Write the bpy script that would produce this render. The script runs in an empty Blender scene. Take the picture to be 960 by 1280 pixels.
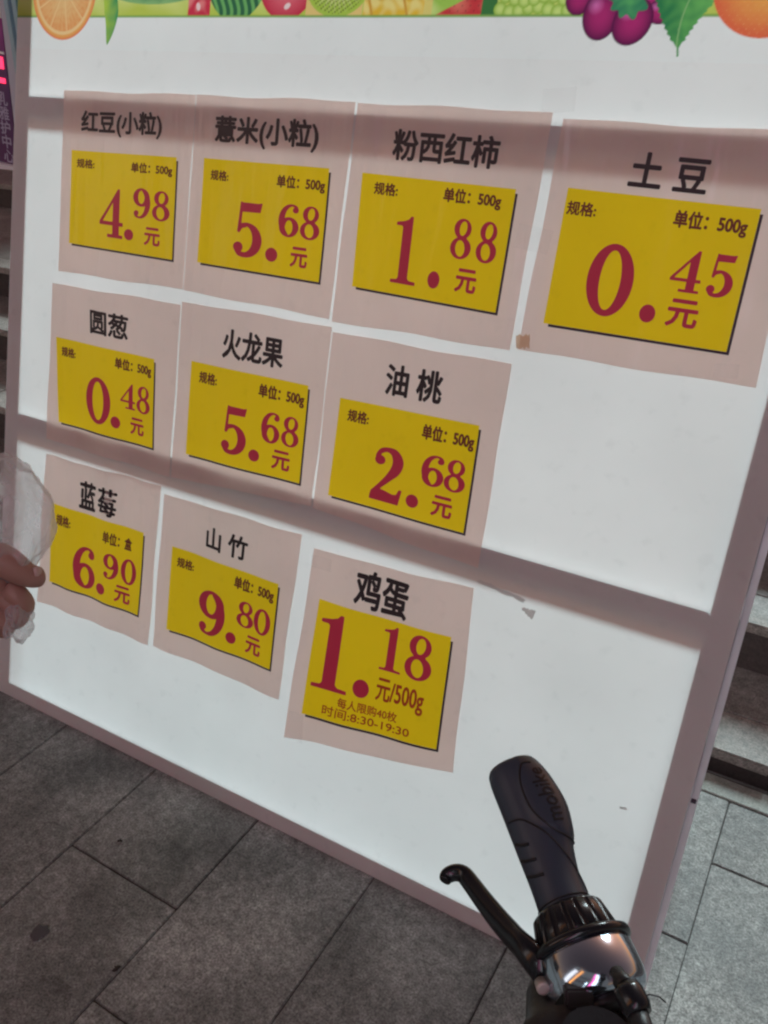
import bpy, bmesh, math, random
import numpy as np
from mathutils import Vector, Matrix, noise

random.seed(7)
rng = np.random.default_rng(7)
SC = bpy.context.scene
COL = SC.collection
R_ = math.radians

# ------------------------------------------------------------------ camera
CAM = Vector((1.41576, -0.86470, 1.25390))
RIGHT = Vector((0.87068, 0.49147, 0.01918))
DOWN = Vector((0.24785, -0.40475, -0.88020))
FWD = Vector((-0.42483, 0.77112, -0.47422))
cd = bpy.data.cameras.new('camera')
cd.sensor_fit = 'VERTICAL'; cd.sensor_height = 24.0
cd.lens = 1055.16 / 1280.0 * 24.0
cd.clip_start = 0.02; cd.clip_end = 2000
cam = bpy.data.objects.new('camera', cd); COL.objects.link(cam)
m = Matrix((RIGHT, -DOWN, -FWD)).transposed().to_4x4(); m.translation = CAM
cam.matrix_world = m
SC.camera = cam

# ------------------------------------------------------------------ world, sun, exposure
SUN_EL, SUN_AZ = 31.0, -2.0          # azimuth of the light measured from +Y (behind the board) towards +X
wd = bpy.data.worlds.new('World'); SC.world = wd; wd.use_nodes = True
nt = wd.node_tree; bg = nt.nodes['Background']
sky = nt.nodes.new('ShaderNodeTexSky'); sky.sky_type = 'NISHITA'; sky.sun_disc = False
sky.sun_elevation = R_(SUN_EL); sky.sun_rotation = R_(SUN_AZ)
mul = nt.nodes.new('ShaderNodeMix'); mul.data_type = 'RGBA'; mul.blend_type = 'MULTIPLY'
mul.inputs[0].default_value = 1.0
mul.inputs[7].default_value = (1.0, 0.475, 0.295, 1)     # evening city glow
nt.links.new(sky.outputs[0], mul.inputs[6]); nt.links.new(mul.outputs[2], bg.inputs[0])
bg.inputs[1].default_value = 0.085
sl = bpy.data.lights.new('sun', 'SUN'); sl.energy = 3.8; sl.angle = R_(13); sl.color = (0.73, 0.945, 0.985)
so = bpy.data.objects.new('sun', sl); COL.objects.link(so)
sd = Vector((math.sin(R_(SUN_AZ)) * math.cos(R_(SUN_EL)), math.cos(R_(SUN_AZ)) * math.cos(R_(SUN_EL)), math.sin(R_(SUN_EL))))
so.rotation_euler = sd.to_track_quat('Z', 'Y').to_euler(); so.location = sd * 6
SC.view_settings.view_transform = 'Standard'; SC.view_settings.look = 'None'
SC.view_settings.exposure = 0.15; SC.view_settings.gamma = 1.0
SC.render.engine = 'CYCLES'
SC.cycles.use_denoising = True; SC.cycles.filter_width = 2.3
SC.cycles.max_bounces = 10; SC.cycles.diffuse_bounces = 6; SC.cycles.transparent_max_bounces = 16

# ------------------------------------------------------------------ helpers
def link(o, parent=None):
    COL.objects.link(o)
    if parent is not None: o.parent = parent
    return o
def obj(name, me, mat=None, parent=None):
    if isinstance(me, bmesh.types.BMesh):
        b = me; me = bpy.data.meshes.new(name); b.to_mesh(me); b.free()
    o = bpy.data.objects.new(name, me)
    if mat is not None and not me.materials: me.materials.append(mat)
    return link(o, parent)
def tag(o, label=None, cat=None, group=None, kind=None):
    if label: o['label'] = label
    if cat: o['category'] = cat
    if group: o['group'] = group
    if kind: o['kind'] = kind
    return o
def empty(name, loc=(0, 0, 0), rot=(0, 0, 0)):
    o = bpy.data.objects.new(name, None); o.empty_display_size = 0.05
    o.location = loc; o.rotation_euler = rot
    return link(o)
def smooth(o, flag=True):
    for p in o.data.polygons: p.use_smooth = flag
    return o
def box_bm(x0, x1, y0, y1, z0, z1, bev=0.0, seg=1, bm=None):
    own = bm is None
    b = bmesh.new()
    bmesh.ops.create_cube(b, size=1)
    for v in b.verts:
        v.co = Vector(((x0 + x1) / 2 + v.co.x * (x1 - x0), (y0 + y1) / 2 + v.co.y * (y1 - y0), (z0 + z1) / 2 + v.co.z * (z1 - z0)))
    if bev: bmesh.ops.bevel(b, geom=b.edges[:], offset=bev, segments=seg, affect='EDGES')
    if own: return b
    me = bpy.data.meshes.new('t'); b.to_mesh(me); b.free(); bm.from_mesh(me); bpy.data.meshes.remove(me)
    return bm
def tube_mesh(name, pts, rad, n=12, caps=True, squash=None, up=None):
    """loft a round (or squashed) section along points; rad one number or list"""
    pts = [Vector(p) for p in pts]
    rads = rad if isinstance(rad, (list, tuple)) else [rad] * len(pts)
    vs, fs = [], []
    ref = up if up else Vector((0, 0, 1))
    prev = None
    for i, p in enumerate(pts):
        d = (pts[min(i + 1, len(pts) - 1)] - pts[max(i - 1, 0)]).normalized()
        if prev is None or up:
            a = d.cross(ref)
            if a.length < 1e-4: a = d.cross(Vector((1, 0, 0)))
            a.normalize()
        else:
            a = (prev - d * prev.dot(d)).normalized()
        prev = a
        b = a.cross(d).normalized()
        for k in range(n):
            t = 2 * math.pi * k / n
            q = squash if squash else 1.0
            if isinstance(rads[i], tuple): ra, rb = rads[i]
            else: ra, rb = rads[i], rads[i] * q
            vs.append(p + a * math.cos(t) * ra + b * math.sin(t) * rb)
    for i in range(len(pts) - 1):
        for k in range(n):
            fs.append((i * n + k, i * n + (k + 1) % n, (i + 1) * n + (k + 1) % n, (i + 1) * n + k))
    if caps:
        fs.append(tuple(reversed(range(n)))); fs.append(tuple(range((len(pts) - 1) * n, len(pts) * n)))
    me = bpy.data.meshes.new(name); me.from_pydata(vs, [], fs); me.update()
    bb = bmesh.new(); bb.from_mesh(me); bmesh.ops.recalc_face_normals(bb, faces=bb.faces[:]); bb.to_mesh(me); bb.free()
    for p in me.polygons: p.use_smooth = len(p.vertices) == 4
    return me
def lathe_mesh(name, prof, origin, axis, xdir, n=48, ripple=None):
    """prof: list of (a, r) along axis"""
    axis = axis.normalized(); xd = (xdir - axis * xdir.dot(axis)).normalized(); yd = axis.cross(xd)
    vs, fs = [], []
    for a, r in prof:
        for k in range(n):
            t = 2 * math.pi * k / n
            rr = r * (1 + (ripple(t, a) if ripple else 0))
            vs.append(origin + axis * a + xd * math.cos(t) * rr + yd * math.sin(t) * rr)
    for i in range(len(prof) - 1):
        for k in range(n):
            fs.append((i * n + k, i * n + (k + 1) % n, (i + 1) * n + (k + 1) % n, (i + 1) * n + k))
    fs.append(tuple(reversed(range(n)))); fs.append(tuple(range((len(prof) - 1) * n, len(prof) * n)))
    me = bpy.data.meshes.new(name); me.from_pydata(vs, [], fs); me.update()
    bb = bmesh.new(); bb.from_mesh(me); bmesh.ops.recalc_face_normals(bb, faces=bb.faces[:]); bb.to_mesh(me); bb.free()
    for p in me.polygons: p.use_smooth = len(p.vertices) == 4
    return me

# ------------------------------------------------------------------ materials
def new_mat(name):
    m = bpy.data.materials.new(name); m.use_nodes = True
    return m, m.node_tree, m.node_tree.nodes['Principled BSDF']
def N(nt, typ, **kw):
    n = nt.nodes.new(typ)
    for k, v in kw.items(): setattr(n, k, v)
    return n
def plain(name, col, rough=0.5, metal=0.0, bump=0.0, bscale=200, var=0.0, vscale=20, coat=0.0, emit=None):
    m, nt, p = new_mat(name)
    p.inputs['Base Color'].default_value = (*col, 1); p.inputs['Roughness'].default_value = rough; p.inputs['Metallic'].default_value = metal
    if coat: p.inputs['Coat Weight'].default_value = coat; p.inputs['Coat Roughness'].default_value = 0.08
    tc = N(nt, 'ShaderNodeTexCoord')
    if var:
        no = N(nt, 'ShaderNodeTexNoise'); no.inputs['Scale'].default_value = vscale; no.inputs['Detail'].default_value = 6
        nt.links.new(tc.outputs['Object'], no.inputs['Vector'])
        cr = N(nt, 'ShaderNodeMapRange'); cr.inputs[1].default_value = 0.3; cr.inputs[2].default_value = 0.7
        cr.inputs[3].default_value = 1 - var; cr.inputs[4].default_value = 1 + var
        nt.links.new(no.outputs[0], cr.inputs[0])
        mx = N(nt, 'ShaderNodeMix', data_type='RGBA', blend_type='MULTIPLY'); mx.inputs[0].default_value = 1
        mx.inputs[6].default_value = (*col, 1); nt.links.new(cr.outputs[0], mx.inputs[7]); nt.links.new(mx.outputs[2], p.inputs['Base Color'])
    if bump:
        nb = N(nt, 'ShaderNodeTexNoise'); nb.inputs['Scale'].default_value = bscale; nb.inputs['Detail'].default_value = 4
        nt.links.new(tc.outputs['Object'], nb.inputs['Vector'])
        bp = N(nt, 'ShaderNodeBump'); bp.inputs['Strength'].default_value = bump; bp.inputs['Distance'].default_value = 0.002
        nt.links.new(nb.outputs[0], bp.inputs['Height']); nt.links.new(bp.outputs[0], p.inputs['Normal'])
    if emit: p.inputs['Emission Color'].default_value = (*emit[:3], 1); p.inputs['Emission Strength'].default_value = emit[3]
    return m
def sheet_mat(name, col, trans, rough=0.4, spec=0.5, attr=None, weave=0.0, blotch=0.0, tcol=None, crease=0.0):
    """thin sheet that reflects and lets light through"""
    m, nt, p = new_mat(name)
    p.inputs['Base Color'].default_value = (*col, 1); p.inputs['Roughness'].default_value = rough
    p.inputs['Specular IOR Level'].default_value = spec
    tr = N(nt, 'ShaderNodeBsdfTranslucent'); tr.inputs[0].default_value = (*(tcol or col), 1)
    mix = N(nt, 'ShaderNodeMixShader'); mix.inputs[0].default_value = trans
    nt.links.new(p.outputs[0], mix.inputs[1]); nt.links.new(tr.outputs[0], mix.inputs[2])
    nt.links.new(mix.outputs[0], nt.nodes['Material Output'].inputs[0])
    src = None
    if attr:
        at = N(nt, 'ShaderNodeAttribute'); at.attribute_name = attr; src = at.outputs['Color']
    if blotch:
        tc = N(nt, 'ShaderNodeTexCoord'); no = N(nt, 'ShaderNodeTexNoise'); no.inputs['Scale'].default_value = 3.5; no.inputs['Detail'].default_value = 5
        nt.links.new(tc.outputs['Object'], no.inputs['Vector'])
        cr = N(nt, 'ShaderNodeMapRange'); cr.inputs[1].default_value = 0.35; cr.inputs[2].default_value = 0.7
        cr.inputs[3].default_value = 1.0; cr.inputs[4].default_value = 1 - blotch
        nt.links.new(no.outputs[0], cr.inputs[0])
        sp = N(nt, 'ShaderNodeTexNoise'); sp.inputs['Scale'].default_value = 38; sp.inputs['Detail'].default_value = 4; nt.links.new(tc.outputs['Object'], sp.inputs['Vector'])
        cs = N(nt, 'ShaderNodeMapRange'); cs.inputs[1].default_value = 0.60; cs.inputs[2].default_value = 0.74; cs.inputs[3].default_value = 1.0; cs.inputs[4].default_value = 0.95
        nt.links.new(sp.outputs[0], cs.inputs[0])
        cm = N(nt, 'ShaderNodeMath', operation='MULTIPLY'); nt.links.new(cr.outputs[0], cm.inputs[0]); nt.links.new(cs.outputs[0], cm.inputs[1]); cr = cm
        mx = N(nt, 'ShaderNodeMix', data_type='RGBA', blend_type='MULTIPLY'); mx.inputs[0].default_value = 1
        if src: nt.links.new(src, mx.inputs[6])
        else: mx.inputs[6].default_value = (*col, 1)
        nt.links.new(cr.outputs[0], mx.inputs[7]); src = mx.outputs[2]
    if src:
        nt.links.new(src, p.inputs['Base Color'])
        if tcol and blotch and not attr:
            m2 = N(nt, 'ShaderNodeMix', data_type='RGBA', blend_type='MULTIPLY'); m2.inputs[0].default_value = 1
            m2.inputs[6].default_value = (*tcol, 1); nt.links.new(cr.outputs[0], m2.inputs[7]); src = m2.outputs[2]
        if attr:
            m3 = N(nt, 'ShaderNodeMix', data_type='RGBA', blend_type='MULTIPLY'); m3.inputs[0].default_value = 1
            m3.inputs[7].default_value = (1.0, .885, .86, 1); nt.links.new(src, m3.inputs[6]); nt.links.new(m3.outputs[2], p.inputs['Base Color'])
        nt.links.new(src, tr.inputs[0])
    if crease:
        tc = N(nt, 'ShaderNodeTexCoord'); oi = N(nt, 'ShaderNodeObjectInfo'); mp = N(nt, 'ShaderNodeMapping'); mp.inputs['Scale'].default_value = (16, 3.2, 1)
        nt.links.new(tc.outputs['Object'], mp.inputs[0]); nt.links.new(oi.outputs['Location'], mp.inputs['Location'])
        no = N(nt, 'ShaderNodeTexNoise'); no.inputs['Scale'].default_value = 1.0; no.inputs['Detail'].default_value = 3
        nt.links.new(mp.outputs[0], no.inputs['Vector'])
        bp = N(nt, 'ShaderNodeBump'); bp.inputs['Strength'].default_value = crease; bp.inputs['Distance'].default_value = 0.018
        nt.links.new(no.outputs[0], bp.inputs['Height']); nt.links.new(bp.outputs[0], p.inputs['Normal'])
    if weave:
        tc = N(nt, 'ShaderNodeTexCoord'); w1 = N(nt, 'ShaderNodeTexWave'); w1.bands_direction = 'X'; w1.inputs['Scale'].default_value = 180
        w2 = N(nt, 'ShaderNodeTexWave'); w2.bands_direction = 'Y'; w2.inputs['Scale'].default_value = 180
        ad = N(nt, 'ShaderNodeMath', operation='ADD')
        nt.links.new(tc.outputs['Object'], w1.inputs[0]); nt.links.new(tc.outputs['Object'], w2.inputs[0])
        nt.links.new(w1.outputs[1], ad.inputs[0]); nt.links.new(w2.outputs[1], ad.inputs[1])
        bp = N(nt, 'ShaderNodeBump'); bp.inputs['Strength'].default_value = weave; bp.inputs['Distance'].default_value = 0.0004
        nt.links.new(ad.outputs[0], bp.inputs['Height']); nt.links.new(bp.outputs[0], p.inputs['Normal'])
    return m
def granite(name, base, spread=0.35, dirt=0.4, seedv=0.0, rough=0.75):
    m, nt, p = new_mat(name)
    tc = N(nt, 'ShaderNodeTexCoord'); geo = N(nt, 'ShaderNodeNewGeometry'); oi = N(nt, 'ShaderNodeObjectInfo')
    fine = N(nt, 'ShaderNodeTexNoise'); fine.inputs['Scale'].default_value = 260; fine.inputs['Detail'].default_value = 3; fine.inputs['Roughness'].default_value = 0.8
    mid = N(nt, 'ShaderNodeTexNoise'); mid.inputs['Scale'].default_value = 60; mid.inputs['Detail'].default_value = 6; mid.inputs['Roughness'].default_value = 0.7
    big = N(nt, 'ShaderNodeTexNoise'); big.inputs['Scale'].default_value = 4.5; big.inputs['Detail'].default_value = 7; big.inputs['Roughness'].default_value = 0.62
    for n in (fine, mid, big): nt.links.new(geo.outputs['Position'], n.inputs['Vector'])
    def rng_(src, a, b, lo, hi):
        r = N(nt, 'ShaderNodeMapRange'); r.inputs[1].default_value = a; r.inputs[2].default_value = b; r.inputs[3].default_value = lo; r.inputs[4].default_value = hi
        nt.links.new(src, r.inputs[0]); return r.outputs[0]
    f1 = rng_(fine.outputs[0], 0.3, 0.7, 1 - spread, 1 + spread)
    f2 = rng_(mid.outputs[0], 0.3, 0.7, 1 - spread * 0.7, 1 + spread * 0.7)
    f3 = rng_(big.outputs[0], 0.35, 0.68, 1 + dirt * 0.2, 1 - dirt)
    f4 = rng_(oi.outputs['Random'], 0, 1, 0.78, 1.16)
    a = None
    for f in (f1, f2, f3, f4):
        if a is None: a = f
        else:
            mm = N(nt, 'ShaderNodeMath', operation='MULTIPLY'); nt.links.new(a, mm.inputs[0]); nt.links.new(f, mm.inputs[1]); a = mm.outputs[0]
    mx = N(nt, 'ShaderNodeMix', data_type='RGBA', blend_type='MULTIPLY'); mx.inputs[0].default_value = 1
    mx.inputs[6].default_value = (*base, 1); nt.links.new(a, mx.inputs[7]); nt.links.new(mx.outputs[2], p.inputs['Base Color'])
    rr = rng_(big.outputs[0], 0.35, 0.68, rough + 0.08, rough - 0.2); nt.links.new(rr, p.inputs['Roughness'])
    ad = N(nt, 'ShaderNodeMath', operation='ADD'); nt.links.new(fine.outputs[0], ad.inputs[0]); nt.links.new(mid.outputs[0], ad.inputs[1])
    bp = N(nt, 'ShaderNodeBump'); bp.inputs['Strength'].default_value = 0.5; bp.inputs['Distance'].default_value = 0.0015
    nt.links.new(ad.outputs[0], bp.inputs['Height']); nt.links.new(bp.outputs[0], p.inputs['Normal'])
    return m

M_slab = granite('paving_granite', (0.275, 0.285, 0.268), 0.65, 0.62)
M_border = granite('border_granite', (0.30, 0.32, 0.28), 0.35, 0.5)
M_tread = granite('tread_granite', (0.20, 0.188, 0.168), 0.5, 0.4)
M_nosing = granite('nosing_granite', (0.29, 0.27, 0.24), 0.55, 0.3)
M_riser = granite('riser_granite', (0.06, 0.05, 0.045), 0.3, 0.3)
M_joint = plain('joint_mortar', (0.06, 0.055, 0.05), 0.95, bump=0.5)
M_ground = granite('ground_granite', (0.2, 0.2, 0.19), 0.3, 0.4)
M_vinyl = sheet_mat('white_vinyl', (0.82, 0.73, 0.70), 0.5, 0.5, 0.3, weave=0.25, tcol=(.82, .87, .865), blotch=0.10)
M_print = sheet_mat('printed_vinyl', (1, 1, 1), 0.5, 0.5, 0.3, attr='print', weave=0.25, blotch=0.09)
M_paper = sheet_mat('white_paper', (0.88, 0.73, 0.665), 0.53, 0.28, 0.6, tcol=(.98, .80, .725), blotch=0.10, crease=1.0)
M_yellow = sheet_mat('yellow_print', (0.88, 0.66, 0.010), 0.50, 0.30, 0.5, blotch=0.04, tcol=(1.0, .72, .012), crease=0.45)
M_shadow = plain('dark_print', (0.045, 0.03, 0.05), 0.45)
M_ink = plain('black_ink', (0.028, 0.018, 0.022), 0.5)
M_brown = plain('brown_ink', (0.20, 0.035, 0.02), 0.5)
M_orange = plain('orange_red_ink', (0.50, 0.06, 0.012), 0.5)
M_red = plain('crimson_ink', (0.62, 0.032, 0.085), 0.45)
M_steel = plain('brushed_steel', (0.62, 0.64, 0.65), 0.28, 1.0, var=0.1, vscale=30)
M_tube = plain('painted_tube', (0.5, 0.5, 0.5), 0.45, 0.6, var=0.1)

# ------------------------------------------------------------------ ground, pavement
TILE_ROT = -0.018
def grid_sheet(name, x0, x1, y0, y1, z, mat):
    me = bpy.data.meshes.new(name)
    me.from_pydata([(x0, y0, z), (x1, y0, z), (x1, y1, z), (x0, y1, z)], [], [(0, 1, 2, 3)])
    return obj(name, me, mat)
g = grid_sheet('ground', -400, 400, -400, 400, -0.03, M_ground)
tag(g, 'dark ground stretching away beneath the granite paving', kind='structure')
pav = empty('pavement', rot=(0, 0, TILE_ROT)); tag(pav, 'grey granite slab pavement with thin dark joints in front of the board', kind='structure')
obj('joint_bed', box_bm(-3.0, 4.6, -3.0, 0.585, -0.028, -0.004), M_joint, pav)
PITCH, X0, GAP = 0.2495, 0.1865, 0.0024
phase = {-1: 0.11, 0: 0.04, 1: -0.206, 2: 0.114, 3: 0.05, 4: 0.173, 5: 0.357, 6: 0.06}
def slab_mesh(w, l, seed):
    b = box_bm(0, w, 0, l, -0.03 + 0.004, 0, 0.0016, 2)
    me = bpy.data.meshes.new('paving_slab'); b.to_mesh(me); b.free(); me.materials.append(M_slab); return me
for c in range(-9, 16):
    x = X0 + c * PITCH
    ph = phase.get(c, random.uniform(0, 0.5))
    y = ph - 0.5 * math.ceil((ph + 2.0) / 0.5)
    while y < 0.515:
        y1 = min(y + 0.5, 0.522)
        if y1 - y > 0.03:
            o = bpy.data.objects.new('paving_slab', slab_mesh(PITCH - GAP, y1 - y - GAP, 0))
            o.location = (x + GAP / 2, y + GAP / 2, random.uniform(-0.0012, 0.0008))
            o.rotation_euler = (random.uniform(-.001, .001), random.uniform(-.002, .002), random.uniform(-.0015, .0015))
            link(o, pav)
        y += 0.5
for i in range(-3, 6):
    obj('border_stone', box_bm(i * 0.8 + 0.02, (i + 1) * 0.8 + 0.016, 0.5255, 0.579, -0.026, random.uniform(-.0006, .0008), 0.002), M_border, pav)

# stains and spots on the slabs
def blob(name, x, y, r, mat, label, cat, seed, zz=0.0022, asp=1.0, wob=0.25, h=0.0012):
    b = bmesh.new(); n = 22; ring = []; ring2 = []
    for k in range(n):
        t = 2 * math.pi * k / n
        rr = r * (1 + wob * noise.noise(Vector((math.cos(t) * 1.6, math.sin(t) * 1.6, seed * 3.1))))
        ring.append(b.verts.new((math.cos(t) * rr, math.sin(t) * rr * asp, 0)))
        ring2.append(b.verts.new((math.cos(t) * rr * .8, math.sin(t) * rr * asp * .8, h)))
    for k in range(n): b.faces.new((ring[k], ring[(k + 1) % n], ring2[(k + 1) % n], ring2[k]))
    b.faces.new(ring2)
    o = smooth(obj(name, b, mat)); o.location = (x, y, zz)
    return tag(o, label, cat)
M_gum = plain('old_gum', (0.075, 0.07, 0.075), 0.7, bump=0.4, bscale=300)
M_crumb = plain('dark_crumb', (0.02, 0.014, 0.012), 0.7)
blob('gum_spot', 0.522, -0.362, 0.0135, M_gum, 'round black flattened gum spot on the grey slab at lower left', 'gum spot', 1, wob=0.5)
blob('gum_spot', 0.674, -0.345, 0.0052, M_crumb, 'tiny dark brown speck on paving near the slab joint, below the board edge', 'gum spot', 2, wob=0.9)
blob('gum_spot', 0.502, -0.165, 0.004, M_crumb, 'tiny dark dirt speck in the middle of a slab, nearest the board edge', 'gum spot', 5, wob=0.9)
# ------------------------------------------------------------------ stairs behind the board
st = empty('stairs', (0, 0.583, 0)); tag(st, 'wide granite steps with dark risers and pale speckled treads behind the board', kind='structure')
def step(y0, y1, z0, z1, nos=0.13):
    """y relative to world"""
    x = -9.0 + random.uniform(-.5, 0)
    yy = 0.583
    obj('riser_stone', box_bm(-9.5, 6.5, y0 - yy + 0.012, y0 - yy + 0.05, z0 - (0.03 if z0 == 0 else 0), z1 - 0.026), M_riser, st)
    if z0 == 0: pass
    while x < 6.5:
        L = 1.35
        a, b2 = x + 0.0015, x + L - 0.0015
        obj('nosing_stone', box_bm(a, b2, y0 - yy, y0 - yy + nos - 0.0015, z1 - 0.026, z1, 0.003, 2), M_nosing, st)
        obj('tread_stone', box_bm(a, b2, y0 - yy + nos + 0.0015, y1 - yy + 0.02, z1 - 0.03, z1 - 0.001, 0.002), M_tread, st)
        x += L
step(0.583, 0.87, 0.0, 0.04)
step(0.87, 1.206, 0.04, 0.17)
step(1.206, 1.54, 0.17, 0.30)
step(1.54, 2.60, 0.30, 0.43)
step(2.60, 4.50, 0.43, 0.56)
obj('stair_core', box_bm(-9.5, 6.5, 0.66, 3.9, -0.02, 0.25), M_riser, st)
obj('stair_core', box_bm(-9.5, 6.5, 2.06, 3.9, 0.252, 0.52), M_riser, st)

# ------------------------------------------------------------------ the board
LEAN = R_(14.9755)
BROT = (math.pi / 2 - LEAN, 0, 0)
BU = Vector((0, math.sin(LEAN), math.cos(LEAN))); BN = Vector((0, -math.cos(LEAN), math.sin(LEAN)))
W0, W1, H = -0.032, 1.386, 1.62
FT = 0.036
bd = empty('price_board', (0, 0, 0.0), BROT)
tag(bd, 'large white vinyl price board on a steel tube frame, printed with fruit along its top', 'price board')
def tube_box(name, x0, x1, y0, y1, z0=-0.0425, z1=-0.0012, mat=M_tube):
    return obj(name, box_bm(x0, x1, y0, y1, z0, z1, 0.002, 2), mat, bd)
tube_box('frame_post', W0 + .0006, W0 + FT, 0.0, H, z0=-0.030)
tube_box('frame_post', W1 - FT, W1, 0.0, H, z0=-0.030, mat=M_steel)
tube_box('frame_rail', W0 + FT + .0005, W1 - FT - .0005, 0.0006, 0.034)
tube_box('frame_rail', W0 + FT + .0005, W1 - FT - .0005, H - 0.036, H - .0006)
tube_box('crossbar', W0 + FT + .0005, W1 - FT - .0005, 0.602, 0.634, z0=-0.031)
tube_box('crossbar', W0 + FT + .0005, W1 - FT - .0005, 1.192, 1.223, z0=-0.031)
M_alu = plain('bright_aluminium', (.80, .83, .85), 0.35, 0.35, var=.12, vscale=9)
obj('edge_trim', box_bm(W1 + .0008, W1 + .0105, 0.004, H, -.028, -.006, .002, 2), M_alu, bd)
obj('edge_trim', box_bm(W0 - .0065, W0 - .0008, 0.004, H, -.028, -.008, .002, 2), M_steel, bd)
obj('trim_screw', box_bm(W1 + .002, W1 + .009, .354, .361, -.0058, -.004, .001), M_shadow, bd)
def vinyl_z(s, t):
    # slack between the bars, tight on them
    e = 1.0
    for c in (0.017, 0.619, 1.208, 1.6): e = min(e, abs(t - c) / 0.14)
    for c in (W0, W1): e = min(e, abs(s - c) / 0.14)
    e = max(0, min(1, e)); e = e * e * (3 - 2 * e)
    return -0.0018 * e * (1 + 0.7 * noise.noise(Vector((s * 2.2, t * 2.2, 3))))
def vinyl_part(name, x0, x1, y0, y1, nx, ny, mat, paint=None):
    xs = np.linspace(x0, x1, nx + 1); ys = np.linspace(y0, y1, ny + 1)
    vs = [(x, y, vinyl_z(x, y)) for y in ys for x in xs]
    fs = [(j * (nx + 1) + i, j * (nx + 1) + i + 1, (j + 1) * (nx + 1) + i + 1, (j + 1) * (nx + 1) + i) for j in range(ny) for i in range(nx)]
    me = bpy.data.meshes.new(name); me.from_pydata(vs, [], fs)
    if paint:
        X, Y = np.meshgrid(xs, ys); c = paint(X, Y).reshape(-1, 3)
        at = me.color_attributes.new('print', 'FLOAT_COLOR', 'POINT')
        at.data.foreach_set('color', np.concatenate([c, np.ones((len(c), 1))], 1).astype(np.float32).ravel())
    o = obj(name, me, mat, bd); smooth(o); return o
vinyl_part('vinyl_sheet', W0, W1, 0.0, 1.30, 70, 66, M_vinyl)

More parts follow.
